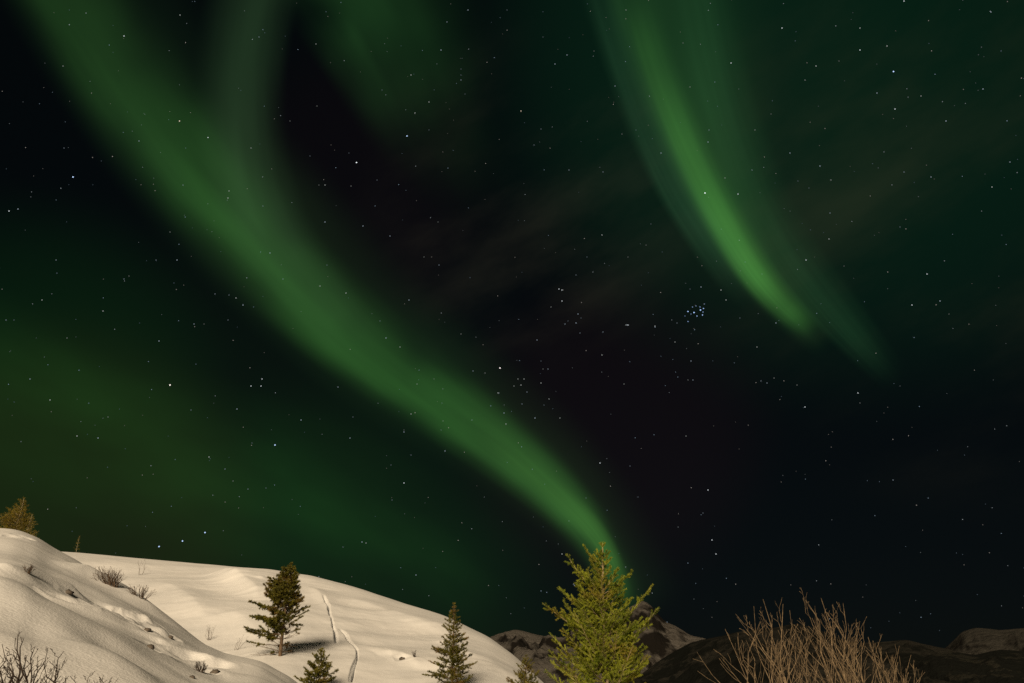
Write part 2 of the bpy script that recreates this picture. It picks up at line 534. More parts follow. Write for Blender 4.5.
def crack(pix, depth, w):
    """An open fracture in the snow."""
    P = np.array([on_hill(u, v, 36, H=BASE)[:2] for u, v in pix])
    t = np.linspace(0, 1, len(P)); tt = np.linspace(0, 1, len(P) * 8)
    P = np.stack([np.interp(tt, t, P[:, 0]), np.interp(tt, t, P[:, 1])], 1)
    P = np.stack([np.convolve(np.pad(P[:, c], 3, mode='edge'), np.ones(7) / 7, mode='valid') for c in (0, 1)], 1)
    P[1:-1, 0] += 0.07 * np.array([mnoise.noise(Vector((k * 0.37, pix[0][0], 2))) for k in range(len(P) - 2)])
    m = (GX > P[:, 0].min() - 2) & (GX < P[:, 0].max() + 2) & (GY > P[:, 1].min() - 2) & (GY < P[:, 1].max() + 2)
    d, sd_, al = seg_dist(GX[m], GY[m], P)
    tap = np.clip(al / 0.3, 0, 1) * np.clip((1 - al) / 0.15, 0, 1)
    ww = w * (0.75 + 0.35 * np.sin(al * 7 + 1))
    HZ[m] -= depth * tap * np.exp(-(d / ww) ** 4)
crack([(322, 598), (328, 608), (331, 618), (334, 630), (338, 645)], 0.60, 0.085)
crack([(339, 629), (347, 637), (356, 648), (358, 657), (353, 668), (350, 684)], 0.7, 0.08)

def pit(u, v, rad, depth, rim):
    global HZ
    p = on_hill(u, v, H=BASE)
    d = np.hypot(GX - p[0], GY - p[1])
    m = d < rad * 4
    w = 1 + 0.5 * fbm(GX[m] / rad * 0.9, GY[m] / rad * 0.9, int(u), 2)
    x = d[m] / rad * w
    HZ[m] += -0.6 * depth * np.exp(-x * x) + 0.3 * rim * np.exp(-((x - 1.5) / 0.45) ** 2)
for (u, v, rad, dp, rim) in [(68, 595, .30, .22, .12), (80, 597, .22, .12, .07), (120, 611, .28, .14, .12), (128, 614, .22, .10, .10), (136, 618, .2, .10, .09),
                             (147, 630, .22, .16, .08), (150, 648, .2, .16, .08), (154, 623, .2, .1, .08), (170, 637, .16, .12, .07), (187, 660, .25, .12, .10), (90, 620, .2, .06, .04),
                             (200, 672, .3, .15, .06), (214, 673, .24, .15, .06), (402, 660, .35, .2, .1), (12, 536, .2, .1, .05), (24, 537, .25, .14, .05)]:
    pit(u, v, rad, dp, rim)
# loose clods along the disturbed band of snow
rng = np.random.default_rng(5)
for k in range(46):
    t = rng.random()
    u = 108 + 75 * t + rng.normal() * 5; v = 606 + 48 * t + rng.normal() * 4
    p = on_hill(u, v, H=BASE); rad = 0.12 + 0.12 * rng.random()
    d = np.hypot(GX - p[0], GY - p[1]); m = d < rad * 3
    HZ[m] += (0.02 + 0.04 * rng.random()) * np.exp(-(d[m] / rad) ** 2)

na, nr = HZ.shape
hv = np.stack([GX, GY, HZ], -1).reshape(-1, 3)
ii = np.arange(na - 1)[:, None] * nr; jj = np.arange(nr - 1)[None, :]
hf = np.stack([ii + jj, ii + jj + 1, ii + nr + jj + 1, ii + nr + jj], -1).reshape(-1, 4)[:, ::-1]
hill = mesh_obj('hill', hv, hf, M_SNOW)
tag(hill, 'wind-packed snowy hillside with a near hump and a long slope behind', 'hill', kind='structure')

# ground: one sheet out to the horizon, below the hill's foot
th = np.linspace(0, 2 * math.pi, 97)[:-1]
rg = np.concatenate([[0.0], np.geomspace(8, 60000, 60)])
gv, gf = [], []
gx = rg[:, None] * np.cos(th)[None, :]; gy = rg[:, None] * np.sin(th)[None, :]
gz = -9.0 + 1.2 * fbm(gx / 60.0, gy / 60.0, 77, 3) * (np.clip(rg / 200, 0, 1) * np.clip(1 - rg / 9000, 0, 1))[:, None]
gv = np.stack([gx, gy, gz], -1).reshape(-1, 3)
ii = np.arange(len(rg) - 1)[:, None] * 96; jj = np.arange(96)[None, :]; j2 = (jj + 1) % 96
gf = np.stack([ii + jj, ii + 96 + jj, ii + 96 + j2, ii + j2], -1).reshape(-1, 4)
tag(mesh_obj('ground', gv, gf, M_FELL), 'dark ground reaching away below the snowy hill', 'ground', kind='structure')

# ------------------------------------------------------------------ mountains
def mountain(name, sky_px, dist0, depth, mat, seed, label, rough, na=420, nr=150, lean=0.9):
    ae = sorted(azel(u, v) for u, v in sky_px)
    az = np.linspace(ae[0][0], ae[-1][0], na)
    T = np.interp(az, [a for a, e in ae], [e for a, e in ae])
    k = 3; T = np.convolve(np.pad(T, k, mode='edge'), np.ones(2 * k + 1) / (2 * k + 1), mode='valid')
    s = np.linspace(-1.0, 0.8, nr)                      # -1 foot, 0 crest, beyond = far side
    A, S = np.meshgrid(az, s, indexing='ij')
    r = dist0 + depth * S
    crest_z = EYE + dist0 * T + 9.0
    up = np.where(S < 0, 1 - np.abs(S) ** lean, 1 - np.abs(S) ** 1.2)
    x, y = r * np.sin(A), r * np.cos(A)
    f = depth * 0.30
    ridged = 0.5 - np.abs(fbm(x / f, y / f, seed, 6, 0.55)) * 1.4
    edge = np.clip(np.minimum(A - az[0], az[-1] - A) / R(1.5), 0, 1)
    z = -9.0 + crest_z[:, None] * up + rough * ridged * np.clip(np.abs(S) * 5, 0.06, 1) * np.clip((1 - np.abs(S)) * 3, 0, 1)
    z = -12 + (z + 12) * np.clip(edge * 1.0 + 0.0, 0.0, 1) ** 0.5
    v = np.stack([x, y, z], -1).reshape(-1, 3)
    i = np.arange(na - 1)[:, None] * nr; j = np.arange(nr - 1)[None, :]
    fcs = np.stack([i + j, i + j + 1, i + nr + j + 1, i + nr + j], -1).reshape(-1, 4)[:, ::-1]
    o = mesh_obj(name, v, fcs, mat)
    return tag(o, label, 'mountain', kind='structure')

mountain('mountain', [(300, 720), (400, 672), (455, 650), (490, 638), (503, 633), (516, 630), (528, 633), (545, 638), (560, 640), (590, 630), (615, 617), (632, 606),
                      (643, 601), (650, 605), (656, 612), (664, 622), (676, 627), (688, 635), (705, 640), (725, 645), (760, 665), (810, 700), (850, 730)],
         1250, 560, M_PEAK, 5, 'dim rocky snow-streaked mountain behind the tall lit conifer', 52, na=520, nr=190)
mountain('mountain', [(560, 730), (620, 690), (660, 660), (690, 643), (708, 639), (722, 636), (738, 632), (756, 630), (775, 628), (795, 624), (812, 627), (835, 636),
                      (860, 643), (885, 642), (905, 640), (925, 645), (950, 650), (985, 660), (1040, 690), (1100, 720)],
         760, 330, M_FELL, 9, 'low dark fell behind the bare willows, its snow darkened in colour for dim light', 20)
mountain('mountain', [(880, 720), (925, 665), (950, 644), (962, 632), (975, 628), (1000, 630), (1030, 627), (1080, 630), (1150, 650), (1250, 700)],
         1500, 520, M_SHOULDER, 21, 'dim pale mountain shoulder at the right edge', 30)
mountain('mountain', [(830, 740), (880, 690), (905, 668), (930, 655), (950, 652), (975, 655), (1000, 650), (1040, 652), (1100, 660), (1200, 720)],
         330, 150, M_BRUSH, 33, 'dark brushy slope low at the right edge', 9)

# ------------------------------------------------------------------ stars
def star_list():
    S = []
    def s(u, v, b, c=(0.85, 0.93, 1.0)): S.append((u, v, b, c))
    blue, white, warm = (0.5, 0.68, 1.0), (0.9, 0.97, 1.0), (1.0, 0.80, 0.62)
    for u, v in [(73, 177), (407, 136), (275, 445), (893.5, 71.5), (159, 546.5), (182.5, 541), (205, 532.5)]: s(u, v, 1.0, blue)
    for u, v in [(356.5, 162.5), (705, 193)]: s(u, v, 1.0, white)
    s(170, 385, 1.15, (1.0, 0.9, 0.8)); s(500, 368, 1.1, (1.0, 0.86, 0.84)); s(521, 111, .6, warm); s(179.5, 121, .7, warm)
    for u, v in [(124, 36), (782, 28), (731, 63), (208, 137.5), (738, 194), (895, 109), (904, 1), (404, 483), (708, 490), (600, 463), (712, 540), (716, 554), (912, 305), (927, 274),
                 (806, 260), (860, 50), (9, 211), (261, 386), (262, 379), (251, 386), (562, 290), (562, 301), (559, 289), (628, 325), (805, 407), (858, 393)]:
        s(u, v, 0.55, white)
    for u, v in [(18, 209), (64, 148), (139, 141), (259, 37), (251, 148), (317, 106), (290, 121), (325, 222), (263, 206), (229, 191), (228, 198), (183, 185), (156, 260), (177, 260),
                 (170, 232), (129, 276), (124, 279), (56, 260), (63, 66), (180, 15), (441, 50), (461, 69), (461, 75), (461, 80), (465, 94), (411, 75), (382, 90), (429, 102), (415, 113),
                 (429, 130), (319, 185), (325, 185), (351, 186), (377, 180), (310, 156), (349, 153), (390, 236), (438, 222), (439, 265), (424, 257), (363, 226), (327, 265), (320, 286),
                 (468, 10), (507, 10), (447, 22), (316, 44), (270, 253), (283, 279), (346, 293), (409, 300), (229, 295), (236, 298), (243, 305), (228, 320), (215, 294), (194, 324),
                 (204, 324), (14, 320), (103, 311), (42, 300), (252, 443), (392, 500), (159, 341), (30, 379), (77, 436), (209, 457), (225, 469), (233, 481), (248, 489), (266, 488),
                 (191, 410), (237, 409), (301, 420), (338, 387), (353, 417), (350, 438), (404, 432), (411, 455), (391, 465), (362, 542), (366, 543), (343, 547), (498, 393), (472, 420),
                 (417, 384), (434, 379), (411, 414), (443, 421), (442, 403), (485, 373), (473, 371), (518, 379), (524, 379), (521, 385), (514, 386), (527, 392), (499, 393), (522, 404),
                 (549, 399), (544, 405), (504, 413), (541, 383), (548, 369), (543, 369), (541, 361), (537, 340), (568, 321), (565, 324), (576, 323), (578, 314), (580, 333), (581, 318),
                 (602, 355), (603, 332), (624, 384), (626, 325), (655, 327), (560, 418), (551, 307), (535, 418), (506, 424), (441, 430), (404, 430), (445, 451), (860, 28), (709, 130), (708, 142),
                 (690, 87), (725, 178), (921, 96), (946, 121), (877, 93), (900, 227), (931, 177), (831, 180), (790, 153), (798, 181), (809, 188), (771, 114), (755, 130), (752, 170),
                 (543, 37), (567, 55), (555, 64), (626, 10), (683, 43), (534, 145), (541, 129), (603, 172), (569, 170), (602, 235), (651, 224), (646, 245), (628, 257), (587, 257),
                 (627, 325), (576, 275), (1010, 162), (992, 187), (983, 89), (991, 12), (887, 46), (816, 66), (839, 61), (805, 80), (820, 166), (904, 172), (830, 213), (829, 239),
                 (844, 266), (762, 274), (740, 318), (776, 323), (690, 289), (701, 287), (661, 153), (636, 130), (622, 134), (615, 86), (594, 51), (940, 301), (949, 314), (767, 383),
                 (761, 381), (774, 378), (797, 385), (677, 323), (655, 326), (675, 342), (691, 361), (693, 380), (688, 380), (721, 290), (726, 300), (757, 347), (704, 304), (860, 403),
                 (893, 480), (638, 497), (703, 513), (586, 498), (569, 521), (562, 554), (416, 575), (450, 611), (630, 466), (686, 436),
                 (50, 400), (98, 438), (6, 320), (67, 338), (108, 417), (380, 321), (400, 347), (386, 338), (461, 334)]:
        s(u, v, 0.27 + 0.12 * math.sin(u * 1.7 + v), (0.72, 0.86, 1.0) if (u * 7 + v) % 3 else (0.95, 1.0, 0.95))
    for u, v, b in [(688, 311.5, .7), (692.5, 307, .35), (694, 312.5, .8), (697, 316, .5), (700.5, 310, .8), (703.5, 308.5, .55), (702.5, 315, .6), (696, 306, .3), (688, 321.5, .4),
                    (704.5, 304, .25), (700, 307, .4), (703, 312, .4), (685, 316, .25), (691, 314, .3)]:
        s(u, v, b * 1.35, (0.40, 0.60, 1.0))
    r = random.Random(11)
    for k in range(2600):                                  # the faint ones, all over the sky ahead
        u, v = r.uniform(-500, 1524), r.uniform(-500, 690)
        s(u, v, 0.07 + 0.20 * r.random() ** 2.2, r.choice([(0.6, 0.8, 1.0), (0.85, 0.95, 1.0), (1.0, 0.9, 0.8)]))
    return S
STAR_R = 90000.0
octa_v = np.array([(1, 0, 0), (-1, 0, 0), (0, 1, 0), (0, -1, 0), (0, 0, 1), (0, 0, -1)], float)
octa_f = np.array([(0, 2, 4), (2, 1, 4), (1, 3, 4), (3, 0, 4), (2, 0, 5), (1, 2, 5), (3, 1, 5), (0, 3, 5)])
sv, sf, scol = [], [], []
for k, (u, v, b, c) in enumerate(star_list()):
    d = ray(u, v)
    if d[2] < 0.02: continue
    px = 0.62 + 0.72 * min(b, 1.2)
    rad = STAR_R * px / FPX * 0.56
    base = len(sv) * 6
    sv.append(d * STAR_R + np.array([0, 0, EYE]) + octa_v * rad)
    sf.append(octa_f + base)
    scol.append(np.tile(np.array([*(np.array(c) * b * 1.25), 1.0]), (6, 1)))
sm = bpy.data.materials.new('starlight'); sm.use_nodes = True
t = sm.node_tree
for n in list(t.nodes): t.nodes.remove(n)
so, se, sa_ = N('ShaderNodeOutputMaterial', t), N('ShaderNodeEmission', t), N('ShaderNodeAttribute', t)
sa_.attribute_name = 'magnitude'
t.links.new(sa_.outputs['Color'], se.inputs['Color']); t.links.new(se.outputs[0], so.inputs['Surface'])
sm.cycles.emission_sampling = 'NONE'
so_ = mesh_obj('stars', np.concatenate(sv), np.concatenate(sf), sm, smooth=False)
at = so_.data.color_attributes.new('magnitude', 'FLOAT_COLOR', 'POINT')
at.data.foreach_set('color', np.concatenate(scol).astype(np.float32).ravel())
tag(so_, 'pinpoint stars scattered over the whole night sky', 'stars', kind='stuff')

# ------------------------------------------------------------------ aurora
def mat_aurora(name, col, ramp, rays=(9.0, 1.2), ray_amt=0.35, power=2.0, wob=(0.45, 5.0)):
    """Glowing gas: adds light, hides nothing.  UV x runs across the curtain (-1..1 as 0..1), UV y along it."""
    m = bpy.data.materials.new(name); m.use_nodes = True
    t = m.node_tree
    for n in list(t.nodes): t.nodes.remove(n)
    K = lambda a, b: t.links.new(a, b)
    o, em, tr, ad = N('ShaderNodeOutputMaterial', t), N('ShaderNodeEmission', t), N('ShaderNodeBsdfTransparent', t), N('ShaderNodeAddShader', t)
    uv = N('ShaderNodeUVMap', t); uv.uv_map = 'sheet'
    sx = N('ShaderNodeSeparateXYZ', t); K(uv.outputs[0], sx.inputs[0])
    a = N('ShaderNodeMath', t, operation='MULTIPLY_ADD'); a.inputs[1].default_value = 2.0; a.inputs[2].default_value = -1.0
    K(sx.outputs[0], a.inputs[0])
    s0 = N('ShaderNodeMath', t, operation='MULTIPLY'); K(a.outputs[0], s0.inputs[0]); K(a.outputs[0], s0.inputs[1])
    om0 = N('ShaderNodeMath', t, operation='SUBTRACT', use_clamp=True); om0.inputs[0].default_value = 1.0; K(s0.outputs[0], om0.inputs[1])
    a2_ = N('ShaderNodeMath', t, operation='ADD'); K(a.outputs[0], a2_.inputs[0])
    sq = N('ShaderNodeMath', t, operation='MULTIPLY'); K(a2_.outputs[0], sq.inputs[0]); K(a2_.outputs[0], sq.inputs[1])
    om = N('ShaderNodeMath', t, operation='SUBTRACT', use_clamp=True); om.inputs[0].default_value = 1.0; K(sq.outputs[0], om.inputs[1])
    pw = N('ShaderNodeMath', t, operation='POWER'); pw.inputs[1].default_value = power; K(om.outputs[0], pw.inputs[0])
    cr = N('ShaderNodeValToRGB', t); cr.color_ramp.interpolation = 'EASE'
    el = cr.color_ramp.elements
    el[0].position, el[1].position = ramp[0][0], ramp[-1][0]
    el[0].color = (ramp[0][1],) * 3 + (1,); el[1].color = (ramp[-1][1],) * 3 + (1,)
    for p, v in ramp[1:-1]:
        e = el.new(p); e.color = (v, v, v, 1)
    K(sx.outputs[1], cr.inputs[0])
    mu = N('ShaderNodeMath', t, operation='MULTIPLY'); K(pw.outputs[0], mu.inputs[0]); K(cr.outputs[0], mu.inputs[1])
    mp = N('ShaderNodeMapping', t); mp.inputs['Scale'].default_value = (rays[0], rays[1], 1); K(uv.outputs[0], mp.inputs[0])
    mq = N('ShaderNodeMapping', t); mq.inputs['Scale'].default_value = (1.3, wob[1], 1); mq.inputs['Location'].default_value = (len(name) * 1.7, 3.1, 0); K(uv.outputs[0], mq.inputs[0])
    nq = N('ShaderNodeTexNoise', t); nq.inputs['Scale'].default_value = 1.0; nq.inputs['Detail'].default_value = 1.5; K(mq.outputs[0], nq.inputs['Vector'])
    wq = N('ShaderNodeMath', t, operation='MULTIPLY_ADD'); wq.inputs[1].default_value = 2 * wob[0]; wq.inputs[2].default_value = -wob[0]; K(nq.outputs[0], wq.inputs[0])
    # the wobble dies out towards the rims of the sheet
    wr_ = N('ShaderNodeMath', t, operation='MULTIPLY'); K(wq.outputs[0], wr_.inputs[0]); K(om0.outputs[0], wr_.inputs[1])
    K(wr_.outputs[0], a2_.inputs[1])
    no = N('ShaderNodeTexNoise', t); no.inputs['Scale'].default_value = 1.0; no.inputs['Detail'].default_value = 2.5; no.inputs['Roughness'].default_value = 0.45
    K(mp.outputs[0], no.inputs['Vector'])
    mr = N('ShaderNodeMapRange', t); mr.inputs['From Min'].default_value = 0.3; mr.inputs['From Max'].default_value = 0.7
    mr.inputs['To Min'].default_value = 1 - ray_amt; mr.inputs['To Max'].default_value = 1 + ray_amt
    K(no.outputs[0], mr.inputs['Value'])
    m2 = N('ShaderNodeMath', t, operation='MULTIPLY'); K(mu.outputs[0], m2.inputs[0]); K(mr.outputs[0], m2.inputs[1])
    em.inputs['Color'].default_value = (*col, 1)
    K(m2.outputs[0], em.inputs['Strength'])
    K(em.outputs[0], ad.inputs[0]); K(tr.outputs[0], ad.inputs[1]); K(ad.outputs[0], o.inputs['Surface'])
    m.cycles.emission_sampling = 'NONE'
    return m

AUR_R = [60000.0]
def curtain(name, path, mat, parent=None, nl=90, nw=24):
    """path: (u, v, width to the left, width to the right) along the arc; the sheet follows the curve of the sky."""
    P = np.array(path, float)
    d = np.concatenate([[0], np.cumsum(np.hypot(np.diff(P[:, 0]), np.diff(P[:, 1])))]); d /= d[-1]
    # smooth curve through the points
    tt = np.linspace(0, 1, nl)
    def sm(c):
        y = np.interp(np.linspace(-0.15, 1.15, 600), d, c)
        x = np.linspace(-0.15, 1.15, 600)
        lo = x < 0; hi = x > 1
        y[lo] = c[0] + (c[1] - c[0]) / (d[1] - d[0]) * x[lo]
        y[hi] = c[-1] + (c[-1] - c[-2]) / (d[-1] - d[-2]) * (x[hi] - 1)
        w = np.exp(-0.5 * (np.arange(-60, 61) / 22.0) ** 2); w /= w.sum()
        return np.interp(tt, x, np.convolve(np.pad(y, 60, mode='edge'), w, mode='valid'))
    u, v, wl, wr = (sm(P[:, k]) for k in range(4))
    du, dv = np.gradient(u), np.gradient(v)
    n = np.hypot(du, dv); nx, ny = dv / n, -du / n            # to the right of travel (seen from below)
    across = np.linspace(-1, 1, nw)
    verts, uvs = [], []
    AUR_R[0] -= 500.0
    for k in range(nl):
        for a in across:
            w = wl[k] if a < 0 else wr[k]
            verts.append(ray(u[k] + nx[k] * a * w, v[k] + ny[k] * a * w) * AUR_R[0] + np.array([0, 0, EYE]))
            uvs.append((0.5 + 0.5 * a, tt[k]))
    i = np.arange(nl - 1)[:, None] * nw; j = np.arange(nw - 1)[None, :]
    f = np.stack([i + j, i + j + 1, i + nw + j + 1, i + nw + j], -1).reshape(-1, 4)
    o = mesh_obj(name, np.array(verts), f, mat, parent)
    ul = o.data.uv_layers.new(name='sheet')
    li = np.empty(len(o.data.loops), dtype=np.int32); o.data.loops.foreach_get('vertex_index', li)
    ul.data.foreach_set('uv', np.array(uvs, dtype=np.float32)[li].ravel())
    o.visible_shadow = True
    return o

G1 = (0.023, 0.100, 0.018)
GR = 'aurora curtains in the night sky'
spine = [(5, -80), (55, -10), (112, 80), (168, 155), (228, 225), (288, 288), (345, 342), (412, 392), (480, 436), (540, 484), (581, 520), (604, 548), (620, 585), (632, 630)]
def along(ws, k=0.80): return [(u, v, a * k, b * k) for (u, v), (a, b) in zip(spine, ws)]
a1 = curtain('aurora_band', along([(60, 105), (62, 108), (64, 105), (66, 98), (64, 92), (60, 84), (54, 78), (46, 72), (42, 64), (36, 54), (30, 42), (25, 36), (22, 34), (20, 34)]),
             mat_aurora('aurora_main', (0.018, 0.074, 0.0125), [(0.0, 0.2), (0.2, 0.33), (0.42, 0.64), (0.6, 0.88), (0.75, 0.82), (0.86, 1.0), (0.925, 0.55), (1.0, 0.0)], (4.5, 4.0), 0.24, 2.5, (0.55, 8.0)))
tag(a1, 'long green aurora band sweeping from the upper left down to the tall conifer', 'aurora', GR)
curtain('band_halo', along([(70, 200), (75, 190), (80, 170), (84, 150), (84, 145), (80, 145), (74, 140), (66, 130), (60, 115), (52, 105), (46, 95), (42, 90), (40, 90), (40, 90)]),
        mat_aurora('aurora_main_halo', (0.0062, 0.017, 0.0048), [(0.0, 0.75), (0.3, 1.0), (0.6, 0.9), (0.85, 0.9), (0.95, 0.7), (1.0, 0.0)], (2.5, 2.5), 0.35, 2.2, (0.5, 3.0)), a1)
curtain('band_core', [(470, 420, 20, 22), (520, 461, 19, 20), (560, 497, 17, 18), (588, 524, 15, 16), (606, 548, 13, 14), (620, 580, 12, 13), (628, 610, 11, 12)],
        mat_aurora('aurora_main_core', (0.022, 0.075, 0.012), [(0.0, 0.0), (0.35, 0.4), (0.65, 0.9), (0.78, 1.0), (0.9, 0.3), (1.0, 0.0)], (4.0, 1.0), 0.3, 2.2, (0.3, 2.0)), a1)
a2 = curtain('aurora_band', [(275, -80, 60, 46), (260, -10, 60, 44), (248, 60, 60, 42), (246, 130, 58, 42), (258, 200, 54, 44), (288, 265, 46, 44), (335, 320, 38, 40), (390, 370, 30, 36)],
             mat_aurora('aurora_pale', (0.0125, 0.030, 0.0115), [(0.0, 0.6), (0.3, 0.9), (0.55, 0.85), (0.8, 0.4), (1.0, 0.0)], (3.0, 1.5), 0.25, 2.0, (0.4, 3.0)))
tag(a2, 'pale grey-green aurora strand descending from the top edge into the long band', 'aurora', GR)
a3 = curtain('aurora_band', [(612, -70, 26, 175), (628, 10, 28, 170), (650, 80, 30, 150), (683, 152, 30, 115), (716, 215, 28, 85), (748, 265, 26, 60), (778, 302, 24, 46), (806, 330, 20, 36), (830, 352, 18, 30)],
             mat_aurora('aurora_streak_glow', (0.012, 0.042, 0.0105), [(0.0, 0.4), (0.2, 0.65), (0.45, 0.9), (0.7, 1.0), (0.88, 0.6), (1.0, 0.0)], (5.0, 1.0), 0.26, 2.6, (0.3, 2.0)))
tag(a3, 'bright leaning aurora streak in the upper right sky', 'aurora', GR)
curtain('streak_core', [(628, -10, 16, 34), (640, 30, 17, 34), (656, 82, 18, 34), (683, 148, 20, 33), (713, 208, 21, 31), (745, 262, 21, 27), (771, 296, 19, 24), (793, 316, 16, 21), (816, 336, 14, 18)],
        mat_aurora('aurora_streak_core', (0.037, 0.146, 0.022), [(0.0, 0.0), (0.18, 0.22), (0.45, 0.58), (0.65, 0.92), (0.78, 1.0), (0.9, 0.45), (1.0, 0.0)], (5.0, 0.9), 0.22, 2.6, (0.2, 2.0)), a3)
curtain('streak_fringe', [(585, -40, 18, 30), (610, 40, 18, 30), (638, 120, 18, 30), (670, 190, 18, 30), (702, 240, 18, 30), (735, 285, 18, 30), (765, 315, 14, 26)],
        mat_aurora('aurora_streak_fringe', (0.008, 0.027, 0.011), [(0.0, 0.3), (0.3, 0.7), (0.7, 1.0), (1.0, 0.0)], (4.0, 1.2), 0.3, 1.8, (0.2, 2.0)), a3)
a4 = curtain('aurora_band', [(690, -40, 36, 40), (705, 40, 34, 40), (722, 110, 30, 40), (750, 190, 28, 40), (785, 255, 28, 40), (820, 300, 26, 38), (850, 335, 22, 32), (878, 365, 18, 26), (900, 390, 14, 22)],
             mat_aurora('aurora_tail', (0.0075, 0.029, 0.010), [(0.0, 0.4), (0.25, 0.45), (0.5, 0.3), (0.7, 0.6), (0.83, 0.65), (1.0, 0.0)], (6.0, 1.0), 0.4, 2.0, (0.2, 2.0)))
tag(a4, 'faint green aurora tail just right of the bright leaning streak', 'aurora', GR)
a5 = curtain('aurora_band', [(300, -70, 80, 130), (345, -10, 72, 140), (378, 50, 62, 130), (412, 110, 60, 105), (450, 170, 56, 80), (490, 230, 46, 70)],
             mat_aurora('aurora_top', (0.009, 0.036, 0.0085), [(0.0, 0.75), (0.3, 0.9), (0.5, 0.5), (0.72, 0.12), (1.0, 0.0)], (3.0, 2.0), 0.4, 2.2, (0.6, 3.0)))
tag(a5, 'dim green aurora patch at the top edge between the two brighter bands', 'aurora', GR)
a6 = curtain('aurora_band', [(-160, 330, 110, 120), (-20, 385, 100, 105), (100, 430, 95, 95), (220, 470, 95, 95), (330, 510, 90, 95), (430, 560, 80, 80), (520, 620, 60, 70)],
             mat_aurora('aurora_low', (0.0026, 0.0140, 0.0023), [(0.0, 0.7), (0.3, 0.75), (0.6, 0.8), (0.85, 0.6), (1.0, 0.0)], (3.0, 4.5), 0.6, 1.7, (0.6, 3.0)))
tag(a6, 'broad diffuse green aurora glow low over the snowy hill', 'aurora', GR)

